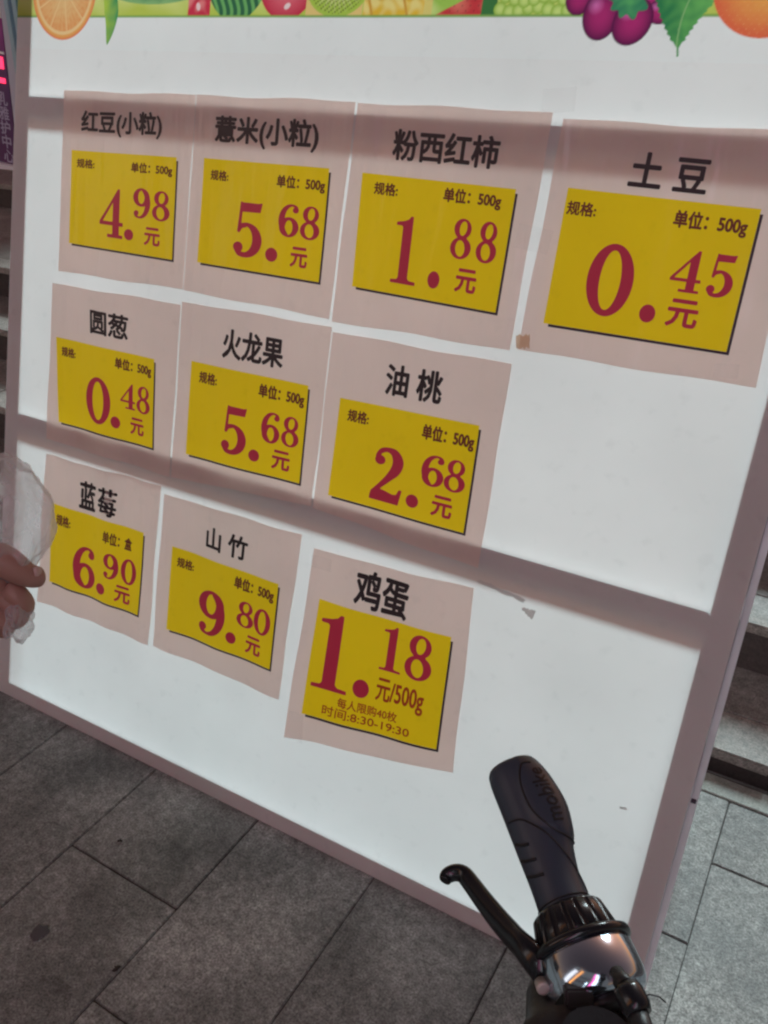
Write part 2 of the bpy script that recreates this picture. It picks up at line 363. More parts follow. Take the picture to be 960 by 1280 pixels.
# fruit print: painted from simple shapes, colours of ink on vinyl
def paint_fruit(X, Y):
    white = np.array([0.82, 0.87, 0.865]); c = np.ones(X.shape + (3,)) * white
    n2 = lambda s, k=0: np.sin(X * s + 1.7 * k + 2 * np.sin(Y * s * .7)) * np.sin(Y * s * 1.3 + 2.1 * k + 1.5 * np.sin(X * s * .9))
    def put(mask, col):
        col = np.array(col)
        if col.ndim == 1: c[mask] = col
        else: c[mask] = col[mask]
    def ell(cx, cy, a, b, rot=0.0):
        dx, dy = X - cx, Y - cy; q = math.cos(rot) * dx + math.sin(rot) * dy; r = -math.sin(rot) * dx + math.cos(rot) * dy
        return np.sqrt((q / a) ** 2 + (r / b) ** 2), np.arctan2(r, q)
    def lerp(a, b, t): t = np.clip(t, 0, 1)[..., None]; return np.array(a) * (1 - t) + np.array(b) * t
    strip = Y > 1.352
    put(strip, lerp((0.50, 0.62, 0.10), (0.72, 0.80, 0.30), (Y - 1.352) / 0.05 + 0.3 * n2(40)))
    # long dark melon leaf
    e, _ = ell(0.29, 1.40, 0.115, 0.030); put(strip & (e < 1.0), lerp((0.25, 0.50, 0.20), (0.04, 0.22, 0.10), 1.6 - 1.6 * e + .2 * n2(90)))
    # watermelon pieces and whole melon with stripes
    put(strip & (X > 0.365) & (X < 0.41), lerp((0.62, 0.04, 0.08), (0.8, 0.25, 0.25), n2(120)))
    e, _ = ell(0.46, 1.42, 0.062, 0.075); st_ = np.sin((X - 0.46) / (0.35 + (Y - 1.33)) * 170 + 2 * np.sin(Y * 110))
    put(strip & (e < 1), lerp((0.03, 0.14, 0.07), (0.16, 0.45, 0.14), st_ * .9 + .35))
    e, _ = ell(0.555, 1.395, 0.05, 0.048); put(strip & (e < 1), lerp((0.55, 0.03, 0.07), (0.85, 0.2, 0.25), (1 - e) * 1.2))
    e, _ = ell(0.558, 1.366, 0.006, 0.004, .5); put(strip & (e < 1), (.9, .7, .7))
    e, _ = ell(0.386, 1.366, 0.004, 0.006, .3); put(strip & (e < 1), (.9, .65, .65))
    # kiwi
    e, a = ell(0.645, 1.395, 0.055, 0.044); k = lerp((0.86, 0.84, 0.45), (0.40, 0.58, 0.08), e * 1.3 + .25 * np.sin(a * 24))
    put(strip & (X > 0.592) & (X < 0.69), (0.80, 0.60, 0.22)); put(strip & (e < 1), k)
    seeds = (np.sin(X * 900) * np.sin(Y * 900 + X * 300) > 0.45) & (e > 0.45) & (e < 0.9); put(strip & seeds, (0.1, 0.12, 0.03))
    # pineapple flesh
    pm = strip & (X > 0.692) & (X < 0.80)
    put(pm, lerp((0.78, 0.50, 0.05), (0.85, 0.72, 0.25), n2(150) * .8 + .5)); put(pm & (np.abs(np.sin(X * 55 + Y * 20)) < 0.12), (0.66, 0.36, 0.06))
    put(strip & (X > 0.79) & (X < 0.803), (0.75, 0.65, 0.2))
    # small melon wedge
    wd_ = (Y < 1.352 + (X - 0.806) * 0.45) & (X > 0.806) & (X < 0.882); put(strip & (X > .803) & (X < .89), lerp((0.35, .6, .1), (.6, .75, .25), n2(70)))
    put(strip & wd_, lerp((0.60, 0.05, 0.06), (0.75, 0.2, 0.15), n2(60)))
    put(strip & wd_ & (np.sin(X * 520) * np.sin(Y * 480) > 0.93), (0.06, 0.02, 0.02))
    put(strip & (X > .878) & (X < .90), (0.05, 0.20, 0.06))
    # green grapes
    for i in range(26):
        gx = 0.905 + (i % 9) * 0.0135 + (i // 9) * 0.006; gy = 1.360 + (i // 9) * 0.013 + 0.003 * math.sin(i * 5)
        e, _ = ell(gx, gy, 0.0092, 0.0088); put(strip & (e < 1), lerp((0.62, 0.80, 0.24), (0.26, 0.48, 0.05), e * e))
    put((Y > 1.3505) & (Y < 1.3535), (0.22, 0.42, 0.10))
    # leaf under the orange slice
    w = 0.016 * np.clip((Y - 1.308) / 0.05, 0, 1) ** 0.7; cx = 0.192 + 0.006 * np.sin((Y - 1.31) * 40)
    put((np.abs(X - cx) < w) & (Y > 1.308), lerp((0.42, 0.62, 0.08), (0.05, 0.32, 0.12), (X - cx) / 0.016 * .5 + .5 + .2 * n2(120)))
    # orange slice
    e, a = ell(0.083, 1.395, 0.077, 0.080)
    put(e < 1, lerp((0.80, 0.20, 0.10), (0.85, 0.42, 0.12), (1 - e) * 14))
    put(e < 0.90, (0.90, 0.62, 0.30))
    ray_ = np.abs(((a / (math.pi / 5.0)) + 0.25) % 1.0 - 0.5); seg = (e < 0.83) & (ray_ * e < 0.5 * e - 0.022) & (e > .06)
    put(seg, lerp((0.85, 0.62, 0.28), (0.80, 0.36, 0.13), e * 1.1 + .15 * n2(260) + .1 * np.sin(a * 40)))
    # purple grapes
    for (gx, gy, ra, rb, ro) in ((1.012, 1.372, .018, .02, 0), (1.118, 1.362, .019, .020, .3), (1.135, 1.375, .02, .022, 0), (1.100, 1.366, .022, .024, 0), (1.118, 1.356, .018, .014, 0), (1.044, 1.352, .0235, .029, .1), (1.086, 1.345, .0245, .028, -.45)):
        e, _ = ell(gx, gy, ra, rb, ro); e2, _ = ell(gx - ra * .35, gy + rb * .4, ra * .5, rb * .4)
        body = lerp((0.42, 0.03, 0.17), (0.10, 0.012, 0.07), e * e * 1.1 - .05); body = body + lerp((0.30, 0.14, 0.30), (0, 0, 0), e2)
        put(e < 1, body)
    for (gx, gy, a_, b_, ro) in ((1.075, 1.372, .026, .020, -.6),):
        e, t_ = ell(gx, gy, a_, b_, ro); put(e < 1 + .14 * np.sin(t_ * 9), lerp((0.10, 0.42, 0.14), (0.04, 0.24, 0.12), e + .3 * n2(220)))
    # saw-edged vine leaf with a long tip
    yy = np.clip((Y - 1.308) / 0.075, 0, 1); cxl = 1.150 - 0.006 * np.sin(yy * 3)
    half = 0.047 * np.clip(yy - 0.10, 0, 1) ** 1.0 + 0.0012 + 0.0028 * (np.abs((Y * 160) % 1 - .5) * 2) * (yy > 0.2)
    lf = (np.abs(X - cxl) < half) & (Y > 1.306)
    put(lf, lerp((0.03, 0.22, 0.08), (0.14, 0.46, 0.12), (X - cxl) / 0.03 * .5 + .5 + .25 * n2(170)))
    put(lf & (np.abs(X - cxl - (Y - 1.33) * .1) < 0.0009), (0.25, 0.5, 0.2))
    # whole orange
    e, _ = ell(1.240, 1.392, 0.066, 0.0645); put(e < 1, lerp((0.86, 0.42, 0.10), (0.78, 0.16, 0.07), e * e * 1.15 + .06 * n2(240)))
    put((e < 1) & (np.sin(X * 700) * np.sin(Y * 640) > 0.97), (0.9, 0.6, 0.3))
    e, _ = ell(1.35, 1.42, 0.055, 0.055); put(e < 1, lerp((0.6, 0.03, 0.05), (0.35, 0.02, 0.03), e))
    # the rest of the heading above
    top = Y > 1.47; put(top, lerp((0.62, 0.06, 0.05), (0.75, 0.15, 0.08), (Y - 1.47) * 5))
    return np.clip(c, 0.01, 0.88)
def paint_soft(X, Y):
    dx, dy = (X[0, 1] - X[0, 0]) / 3, (Y[1, 0] - Y[0, 0]) / 3; acc = 0
    for i in (-1, 0, 1):
        for j in (-1, 0, 1): acc = acc + paint_fruit(X + i * dx, Y + j * dy)
    return acc / 9
vinyl_part('vinyl_print', W0, W1, 1.30, 1.42, 1060, 90, M_print, paint_soft)
vinyl_part('vinyl_heading', W0, W1, 1.42, H, 90, 14, M_print, paint_fruit)
# folding feet behind
for x in (W0 + .018, W1 - .020):
    def loc(y, z):   # world y, z -> board local
        v = Vector((0, y, z)); return (x, v.dot(BU), v.dot(BN))
    obj('prop_foot', tube_mesh('prop_foot', [loc(0.06, 0.014), loc(0.50, 0.014)], 0.012, 8), M_tube, bd)
    obj('prop_brace', tube_mesh('prop_brace', [loc(0.47, 0.027), loc(0.262, 0.80)], 0.010, 8), M_tube, bd)

# ------------------------------------------------------------------ price sheets
def text_mesh(body, offset=0.02):
    if '莓' in body and len(body) == 2:      # this glyph does not fill cleanly: set from its two halves
        a, fa = text_mesh(body.replace('莓', '蓝'), offset); n0 = len(a) // 2
        one, f1 = text_mesh('蓝', offset); lo, hi = one.min(0), one.max(0)
        g1, gf1 = text_mesh('艹', offset); g2, gf2 = text_mesh('每', offset)
        def fit(v, x0, x1, y0, y1):
            l, h = v.min(0), v.max(0); return (v - l) / (h - l) * [x1 - x0, y1 - y0] + [x0, y0]
        hgt = hi[1] - lo[1]; x0, x1 = lo[0] + 1.14, hi[0] + 1.22
        g1 = fit(g1, x0, x1, hi[1] - hgt * .24, hi[1]); g2 = fit(g2, x0, x1, lo[1], hi[1] - hgt * .255)
        return np.concatenate([one, g1, g2]), f1 + [tuple(i + len(one) for i in q) for q in gf1] + [tuple(i + len(one) + len(g1) for i in q) for q in gf2]
    cu = bpy.data.curves.new('t', 'FONT'); cu.body = body; cu.size = 1; cu.offset = offset; cu.resolution_u = 3
    cu.fill_mode = 'BOTH' if False else 'FRONT'
    o = bpy.data.objects.new('t', cu); COL.objects.link(o)
    dg = bpy.context.evaluated_depsgraph_get(); dg.update()
    me = bpy.data.meshes.new_from_object(o.evaluated_get(dg)); COL.objects.unlink(o); bpy.data.objects.remove(o); bpy.data.curves.remove(cu)
    v = np.array([x.co[:] for x in me.vertices]); f = [tuple(p.vertices) for p in me.polygons]; bpy.data.meshes.remove(me)
    return v[:, :2], f
_tc = {}
def text_unit(body, offset):
    k = (body, offset)
    if k not in _tc:
        v, f = text_mesh(body, offset); lo, hi = v.min(0), v.max(0); _tc[k] = ((v - lo) / (hi - lo), f)
    return _tc[k]
# numerals with thick and thin strokes: union of shapes on a fine grid, contoured
def digit_unit(ch, ny=76):
    k = 'D' + ch
    if k in _tc: return _tc[k]
    asp = 0.62; nx = int(ny * asp); pad = 2
    xs = (np.arange(nx + 2 * pad + 1) - pad) / nx; ys = (np.arange(ny + 2 * pad + 1) - pad) / ny
    X, Y = np.meshgrid(xs * asp, ys)         # x 0..asp, y 0..1
    def E(cx, cy, a, b, rot=0.0):
        dx, dy = X - cx, Y - cy; c, s = math.cos(rot), math.sin(rot); q, r = c * dx + s * dy, -s * dx + c * dy
        e = np.sqrt((q / a) ** 2 + (r / b) ** 2); return (e - 1) * min(a, b)
    def poly(pts):
        n = len(pts); d = np.full(X.shape, 1e9); ins = np.zeros(X.shape, bool)
        for i in range(n):
            (x0, y0), (x1, y1) = pts[i], pts[(i + 1) % n]; ex, ey = x1 - x0, y1 - y0; wx, wy = X - x0, Y - y0
            t = np.clip((wx * ex + wy * ey) / (ex * ex + ey * ey), 0, 1); d = np.minimum(d, np.hypot(wx - ex * t, wy - ey * t))
            cnd = ((y0 > Y) != (y1 > Y)); xi = ex * (Y - y0) / (ey if abs(ey) > 1e-9 else 1e-9) + x0; ins ^= cnd & (X < xi)
        return np.where(ins, -d, d)
    def brush(pts):                          # (x, y, r) smooth path
        P = np.array(pts); out = []
        for i in range(len(P) - 1):
            p0, p1, p2, p3 = P[max(i - 1, 0)], P[i], P[i + 1], P[min(i + 2, len(P) - 1)]
            for t in np.linspace(0, 1, 8, endpoint=False):
                out.append(0.5 * ((2 * p1) + (-p0 + p2) * t + (2 * p0 - 5 * p1 + 4 * p2 - p3) * t * t + (-p0 + 3 * p1 - 3 * p2 + p3) * t ** 3))
        out.append(P[-1]); d = np.full(X.shape, 1e9)
        for a, b in zip(out[:-1], out[1:]):
            ex, ey = b[0] - a[0], b[1] - a[1]; wx, wy = X - a[0], Y - a[1]; t = np.clip((wx * ex + wy * ey) / (ex * ex + ey * ey + 1e-12), 0, 1)
            d = np.minimum(d, np.hypot(wx - ex * t, wy - ey * t) - (a[2] + (b[2] - a[2]) * t))
        return d
    U = lambda *a: np.minimum.reduce(a); I_ = lambda *a: np.maximum.reduce(a)
    if ch == '0':
        d = I_(E(.31, .5, .30, .5), -E(.31, .5, .150, .455))
    elif ch == '1':
        d = U(poly([(.20, .03), (.40, .03), (.40, 1.0), (.35, 1.0), (.31, .955), (.22, .925), (.06, .90), (.06, .862), (.17, .862), (.20, .84)]),
              poly([(.04, 0), (.58, 0), (.58, .042), (.44, .052), (.40, .085), (.20, .085), (.17, .052), (.04, .042)]))
    elif ch == '8':
        d = U(I_(E(.31, .755, .245, .245), -E(.325, .765, .118, .200, -.12)), I_(E(.31, .27, .30, .27), -E(.295, .262, .150, .222, .15)))
        d = U(d, I_(poly([(.10, .62), (.30, .42), (.52, .40), (.42, .58), (.2, .70)]), -E(.325, .765, .118, .200, -.12), -E(.295, .262, .150, .222, .15), E(.31, .5, .27, .16)))
    elif ch in '69':
        bowl = I_(E(.325, .30, .285, .30), -E(.325, .29, .125, .245))
        arc = I_(E(.36, .5, .35, .5), -E(.395, .50, .225, .462), poly([(-.1, -.1), (.30, -.1), (.30, .55), (.36, .8), (.36, 1.1), (-.1, 1.1)]))
        crest = brush([(.34, .98, .020), (.42, .975, .024), (.50, .935, .034), (.535, .86, .04)])
        ball = E(.495, .835, .078, .078)
        d = U(bowl, arc, crest, ball)
        if ch == '9': d = d[::-1, ::-1]
    elif ch == '5':
        flag = poly([(.085, .47), (.125, 1.0), (.17, .985), (.50, .985), (.565, 1.0), (.535, .845), (.155, .835), (.135, .47)])
        bowl = I_(E(.27, .315, .33, .31), -E(.235, .33, .185, .255), poly([(.135, .45), (.145, .9), (.9, .9), (.9, -.2), (.12, -.2), (.12, .12), (.3, .3)]))
        ball = E(.115, .175, .092, .085); tail = brush([(.075, .13, .03), (.14, .055, .03), (.24, .024, .022)])
        d = U(flag, bowl, ball, tail, brush([(.112, .47, .02), (.16, .55, .024), (.24, .585, .03)]))
    elif ch == '4':
        d = U(poly([(.345, .03), (.50, .03), (.50, 1.0), (.465, 1.0), (.0, .315), (.0, .255), (.60, .255), (.60, .315), (.055, .315), (.345, .76)]),
              poly([(.345, .20), (.50, .20), (.50, .9), (.40, .9), (.345, .76)]), poly([(.21, 0), (.60, 0), (.60, .05), (.21, .05)]))
        d = I_(d, -I_(poly([(.075, .317), (.345, .317), (.345, .72)]), poly([(.06, .317), (.345, .317), (.345, .745)])))
    elif ch == '2':
        d = U(brush([(.10, .74, .035), (.085, .83, .03), (.15, .93, .035), (.27, .965, .034), (.40, .92, .065), (.475, .78, .092), (.445, .62, .085), (.33, .45, .055), (.18, .27, .035), (.06, .13, .03)]),
              E(.135, .755, .088, .078), poly([(.02, .0), (.56, .0), (.60, .27), (.56, .27), (.52, .17), (.44, .155), (.30, .19), (.15, .215), (.06, .17), (.02, .08)]))
    # contour with linear interpolation
    d = d - 0.010 if ch not in '1' else d - 0.004
    ny_, nx_ = X.shape; verts = {}; V = []; F = []
    def vid(key, p):
        if key not in verts: verts[key] = len(V); V.append(p)
        return verts[key]
    for j in range(ny_ - 1):
        for i in range(nx_ - 1):
            q = [(j, i), (j, i + 1), (j + 1, i + 1), (j + 1, i)]; dv = [d[a] for a in q]
            if min(dv) >= 0: continue
            ps = []
            for a in range(4):
                A, B = q[a], q[(a + 1) % 4]; da, db = dv[a], dv[(a + 1) % 4]
                if da < 0: ps.append(vid(A, (X[A], Y[A])))
                if (da < 0) != (db < 0):
                    t = da / (da - db); key = (min(A, B), max(A, B)); ps.append(vid(key, (X[A] + (X[B] - X[A]) * t, Y[A] + (Y[B] - Y[A]) * t)))
            if len(ps) >= 3: F.append(tuple(ps))
    v = np.array(V); lo, hi = v.min(0), v.max(0)
    _tc[k] = ((v - lo) / (hi - lo), F); return _tc[k]
def disc_unit(n=28):
    a = np.linspace(0, 2 * np.pi, n, endpoint=False); v = np.stack([.5 + .5 * np.cos(a), .5 + .5 * np.sin(a)], 1)
    return np.concatenate([v, [[.5, .5]]]), [(i, (i + 1) % n, n) for i in range(n)]

# sheet corners TL, TR, BR, BL; yellow field corners; print items (text, u0, u1, v0, v1) in the yellow field's own unit square
SHEETS = [
    ([(0.1007, 1.2317), (0.3989, 1.2357), (0.4055, 0.9273), (0.1049, 0.921)],
     [(0.1254, 1.1344), (0.3687, 1.1382), (0.3773, 0.9732), (0.1305, 0.9743)],
     [('D4', 0.301, 0.526, 0.129, 0.637), ('DOT', 0.541, 0.631, 0.128, 0.242), ('D9', 0.619, 0.781, 0.366, 0.67), ('D8', 0.801, 0.961, 0.364, 0.661), ('元', 0.74, 0.88, 0.111, 0.284), ('红豆(小粒)', 0.095, 0.859, 1.164, 1.408), ('规格:', 0.06, 0.23, 0.823, 0.915), ('单位：500g', 0.59, 0.966, 0.808, 0.919)],
     'price sheet 红豆(小粒) 4.98, first in the top row of the white board'),
    ([(0.4023, 1.2358), (0.7025, 1.2365), (0.7046, 0.9216), (0.4092, 0.9265)],
     [(0.4282, 1.1409), (0.671, 1.142), (0.6772, 0.9744), (0.4336, 0.9759)],
     [('D5', 0.293, 0.525, 0.116, 0.635), ('DOT', 0.562, 0.661, 0.116, 0.245), ('D6', 0.647, 0.809, 0.361, 0.658), ('D8', 0.821, 0.969, 0.36, 0.658), ('元', 0.769, 0.894, 0.105, 0.279), ('薏米(小粒)', 0.084, 0.9, 1.127, 1.392), ('规格:', 0.068, 0.212, 0.804, 0.897), ('单位：500g', 0.612, 0.979, 0.782, 0.905)],
     'price sheet 薏米(小粒) 5.68, top row between the 4.98 and 1.88 sheets'),
    ([(0.7055, 1.2355), (1.0063, 1.2355), (1.0067, 0.923), (0.7096, 0.9187)],
     [(0.7291, 1.1405), (0.974, 1.1366), (0.9755, 0.9709), (0.7371, 0.9762)],
     [('D1', 0.269, 0.444, 0.099, 0.68), ('DOT', 0.528, 0.609, 0.106, 0.253), ('D8', 0.649, 0.782, 0.386, 0.719), ('D8', 0.816, 0.943, 0.384, 0.722), ('元', 0.717, 0.846, 0.121, 0.308), ('粉西红柿', 0.195, 0.863, 1.139, 1.384), ('规格:', 0.095, 0.254, 0.832, 0.933), ('单位：500g', 0.564, 0.923, 0.822, 0.951)],
     'price sheet 粉西红柿 1.88, third in the top row of the board'),
    ([(1.022, 1.2284), (1.325, 1.2276), (1.3339, 0.9304), (1.0183, 0.926)],
     [(1.0461, 1.1444), (1.2891, 1.1393), (1.2895, 0.9678), (1.0477, 0.9673)],
     [('D0', 0.2, 0.453, 0.119, 0.648), ('DOT', 0.518, 0.603, 0.121, 0.252), ('D4', 0.637, 0.794, 0.373, 0.671), ('D5', 0.828, 0.953, 0.367, 0.672), ('元', 0.664, 0.817, 0.127, 0.317), ('土 豆', 0.32, 0.714, 1.061, 1.293), ('规格:', 0.017, 0.177, 0.815, 0.91), ('单位：500g', 0.594, 0.955, 0.798, 0.932)],
     'price sheet 土豆 0.45, rightmost and largest looking in the top row'),
    ([(0.0936, 0.8976), (0.4049, 0.9015), (0.4116, 0.5956), (0.0923, 0.5982)],
     [(0.1084, 0.7999), (0.3548, 0.7992), (0.3668, 0.6395), (0.1254, 0.6388)],
     [('D0', 0.315, 0.578, 0.108, 0.647), ('DOT', 0.581, 0.675, 0.114, 0.25), ('D4', 0.676, 0.817, 0.371, 0.661), ('D8', 0.832, 0.967, 0.358, 0.666), ('元', 0.776, 0.903, 0.102, 0.285), ('圆葱', 0.374, 0.732, 1.14, 1.399), ('规格:', 0.06, 0.203, 0.798, 0.905), ('单位：500g', 0.622, 0.971, 0.783, 0.923)],
     'price sheet 圆葱 0.48, leftmost in the middle row'),
    ([(0.4077, 0.9073), (0.7137, 0.9106), (0.7164, 0.6188), (0.4154, 0.5966)],
     [(0.4382, 0.8107), (0.6815, 0.8124), (0.6878, 0.6504), (0.4437, 0.6462)],
     [('D5', 0.323, 0.538, 0.122, 0.632), ('DOT', 0.567, 0.656, 0.109, 0.234), ('D6', 0.652, 0.803, 0.336, 0.655), ('D8', 0.819, 0.962, 0.344, 0.655), ('元', 0.762, 0.903, 0.091, 0.28), ('火龙果', 0.283, 0.772, 1.111, 1.401), ('规格:', 0.084, 0.244, 0.798, 0.914), ('单位：500g', 0.61, 0.975, 0.768, 0.92)],
     'price sheet 火龙果 5.68, in the centre of the middle row'),
    ([(0.7148, 0.9033), (1.014, 0.9049), (1.0191, 0.5978), (0.7198, 0.617)],
     [(0.7436, 0.8049), (0.9816, 0.8092), (0.9864, 0.6449), (0.7453, 0.6454)],
     [('D2', 0.307, 0.54, 0.085, 0.622), ('DOT', 0.578, 0.668, 0.105, 0.232), ('D6', 0.658, 0.816, 0.351, 0.648), ('D8', 0.82, 0.963, 0.349, 0.65), ('元', 0.765, 0.899, 0.093, 0.281), ('油 桃', 0.323, 0.718, 1.122, 1.404), ('规格:', 0.075, 0.231, 0.792, 0.907), ('单位：500g', 0.629, 0.98, 0.757, 0.915)],
     'price sheet 油桃 2.68, rightmost in the middle row'),
    ([(0.0942, 0.5677), (0.3927, 0.5744), (0.3946, 0.2576), (0.0919, 0.2537)],
     [(0.116, 0.4721), (0.3632, 0.4767), (0.3629, 0.3092), (0.1195, 0.305)],
     [('D6', 0.269, 0.514, 0.076, 0.595), ('DOT', 0.537, 0.641, 0.085, 0.22), ('D9', 0.61, 0.769, 0.314, 0.622), ('D0', 0.793, 0.952, 0.316, 0.63), ('元', 0.747, 0.896, 0.076, 0.272), ('蓝莓', 0.314, 0.704, 1.061, 1.375), ('规格:', 0.066, 0.224, 0.757, 0.888), ('单位：盒', 0.592, 0.885, 0.733, 0.874)],
     'price sheet 蓝莓 6.90, leftmost in the bottom row beside the hand'),
    ([(0.4036, 0.5619), (0.7035, 0.565), (0.7019, 0.2576), (0.4066, 0.26)],
     [(0.4327, 0.4691), (0.6727, 0.4678), (0.6758, 0.3077), (0.4362, 0.305)],
     [('D9', 0.291, 0.553, 0.112, 0.647), ('DOT', 0.574, 0.666, 0.117, 0.252), ('D8', 0.658, 0.813, 0.363, 0.667), ('D0', 0.816, 0.968, 0.353, 0.658), ('元', 0.761, 0.894, 0.088, 0.288), ('山 竹', 0.324, 0.693, 1.121, 1.372), ('规格:', 0.059, 0.215, 0.789, 0.899), ('单位：500g', 0.614, 0.97, 0.762, 0.921)],
     'price sheet 山竹 9.80, middle of the bottom row'),
    ([(0.7301, 0.5482), (1.0187, 0.5652), (1.041, 0.255), (0.7217, 0.1904)],
     [(0.7537, 0.4649), (0.9972, 0.477), (1.007, 0.2846), (0.7495, 0.2476)],
     [('D1', 0.037, 0.319, 0.265, 0.921), ('DOT', 0.361, 0.482, 0.276, 0.436), ('D1', 0.529, 0.686, 0.568, 0.953), ('D8', 0.711, 0.9, 0.558, 0.949), ('元/500g', 0.536, 0.875, 0.263, 0.495), ('鸡蛋', 0.279, 0.67, 1.034, 1.343), ('每人限购40枚', 0.266, 0.707, 0.143, 0.231), ('时间:8:30-19:30', 0.155, 0.807, 0.042, 0.133)],
     'glossy price sheet 鸡蛋 1.18 with two lines of small print, bottom row right'),
]
WAVE = [(.0014, 9, .3), (.0014, 8, 1.2), (.0009, 7, 2.2), (.0010, 5, .6), (.0024, 14, .5), (.0022, 11, 2.4), (.0014, 10, 1.0), (.0030, 19, 1.9), (.0026, 15, .2), (.0024, 13, 2.6)]
def bil(Q, u, v):   # u right, v up
    (tl, tr, br, bl) = Q
    return tuple(bl[k] * (1 - u) * (1 - v) + br[k] * u * (1 - v) + tl[k] * (1 - u) * v + tr[k] * u * v for k in (0, 1))
for idx, (Q, YQ, items, label) in enumerate(SHEETS):
    ox, oy = Q[3]
    A, fr, ph = WAVE[idx]
    root = empty('price_sheet', BU * oy + Vector((ox, 0, 0)), BROT)
    tag(root, label, 'price sheet', 'printed price sheets taped on the board')
    w_, h_ = Q[1][0] - Q[0][0], Q[0][1] - Q[3][1]
    def zf(s, t):
        u = (s - Q[3][0]) / w_; v = (t - Q[3][1]) / h_
        edge = abs(2 * v - 1)
        z = A * (math.sin(fr * u * 1.0 + ph + 1.5 * v) * (0.35 + 0.65 * edge) + 0.5 * math.sin(fr * .47 * u + 2.3 * v + idx))
        z += 0.4 * A * math.sin(7 * v + idx * 1.3) * abs(2 * u - 1)
        return 0.0012 + 1.5 * A + z
    def put(uvs, faces, name, mat, lift, Qm):
        vs = []
        for u, v in uvs:
            s, t = bil(Qm, u, v); vs.append((s - ox, t - oy, zf(s, t) + lift))
        me = bpy.data.meshes.new(name); me.from_pydata(vs, [], faces); me.update()
        o = obj(name, me, mat, root); smooth(o); return o
    def heavy(uvs, faces, name, mat, Qm, b):
        # heavier strokes: the same glyphs printed five times, each a hair to one side and a hair above the last
        n = len(uvs); vs = []; fs = []
        bx = b * 0.68
        for k, (dx, dy) in enumerate(((0, 0), (bx, 0), (-bx, 0), (0, b), (0, -b), (bx * .7, b * .7), (-bx * .7, -b * .7), (bx * .7, -b * .7), (-bx * .7, b * .7))):
            for u, v in uvs:
                s, t = bil(Qm, u + dx, v + dy); vs.append((s - ox, t - oy, zf(s, t) + 0.0005 + k * 0.00003))
            fs += [tuple(i + n * k for i in f) for f in faces]
        me = bpy.data.meshes.new(name); me.from_pydata(vs, [], fs); me.update()
        return obj(name, me, mat, root)
    def gridq(nx, ny, u0=0, u1=1, v0=0, v1=1):
        uv = [(u0 + (u1 - u0) * i / nx, v0 + (v1 - v0) * j / ny) for j in range(ny + 1) for i in range(nx + 1)]
        return uv, [(j * (nx + 1) + i, j * (nx + 1) + i + 1, (j + 1) * (nx + 1) + i + 1, (j + 1) * (nx + 1) + i) for j in range(ny) for i in range(nx)]
    # the sheet is laid out as a border of four fields round the printed yellow one, its outer edges cut a little unevenly
    TL, TR, BR, BL = Q; yTL, yTR, yBR, yBL = YQ
    vs, fs = [], []
    for Qp, nx_, ny_, side in (((TL, TR, yTR, yTL), 36, 8, 't'), ((yBL, yBR, BR, BL), 36, 8, 'b'), ((TL, yTL, yBL, BL), 8, 28, 'l'), ((yTR, TR, BR, yBR), 8, 28, 'r')):
        n0 = len(vs); uv, ff = gridq(nx_, ny_)
        for u, v in uv:
            s, t = bil(Qp, u, v)
            uo, vo = (s - Q[3][0]) / w_, (t - Q[3][1]) / h_
            ou = {'l': 1 - u, 'r': u}.get(side, abs(2 * uo - 1) ** 6 * 0); ov = {'t': v, 'b': 1 - v}.get(side, 0)
            s += ou * math.sin(math.pi * v) * 0.0012 * math.sin(vo * 8 + idx); t += ov * math.sin(math.pi * u) * 0.0015 * math.sin(uo * 9 + idx * 2)
            vs.append((s - ox, t - oy, zf(s, t)))
        fs += [tuple(i + n0 for i in f) for f in ff]
    me = bpy.data.meshes.new('paper'); me.from_pydata(vs, [], fs)
    bb = bmesh.new(); bb.from_mesh(me); bmesh.ops.remove_doubles(bb, verts=bb.verts[:], dist=1e-5); bmesh.ops.recalc_face_normals(bb, faces=bb.faces[:])
    if sum(f.normal.z for f in bb.faces) < 0: bmesh.ops.reverse_faces(bb, faces=bb.faces[:])
    bb.to_mesh(me); bb.free(); smooth(obj('paper', me, M_paper, root))
    uv, fs = gridq(30, 24)
    put(uv, fs, 'yellow_field', M_yellow, 0.00005, YQ)
    e = 0.021
    uv1, f1 = gridq(30, 1, 0.03, 1 + e * .72, -e, -0.0005); uv2, f2 = gridq(1, 24, 1.0005, 1 + e * .72, -0.0005, 0.965)
    n1 = len(uv1); put(uv1 + uv2, f1 + [tuple(i + n1 for i in f) for f in f2], 'drop_shadow_print', M_shadow, 0.0003, YQ)
    for (t, u0, u1, v0, v1) in items:
        if t == 'DOT': v, f = disc_unit(); nm, mt = 'decimal_point', M_red
        elif t[0] == 'D' and len(t) == 2: v, f = digit_unit(t[1]); nm, mt = 'price_digit', M_red
        elif t == '元': v, f = text_unit(t, 0.0); nm, mt, bold = 'currency_text', M_red, .035
        elif v0 > 1: v, f = text_unit(t, 0.0); nm, mt, bold = 'name_text', M_ink, .030
        else: v, f = text_unit(t, 0.0); nm, mt, bold = 'small_text', (M_orange if idx == 9 else M_brown), (.032 if idx < 9 else .018)
        vv = [(u0 + (u1 - u0) * a, v0 + (v1 - v0) * b) for a, b in v]
        if nm in ('price_digit', 'decimal_point'): put(vv, f, nm, mt, 0.0006, YQ)
        else: heavy(vv, f, nm, mt, YQ, bold * (v1 - v0) / 1.0)

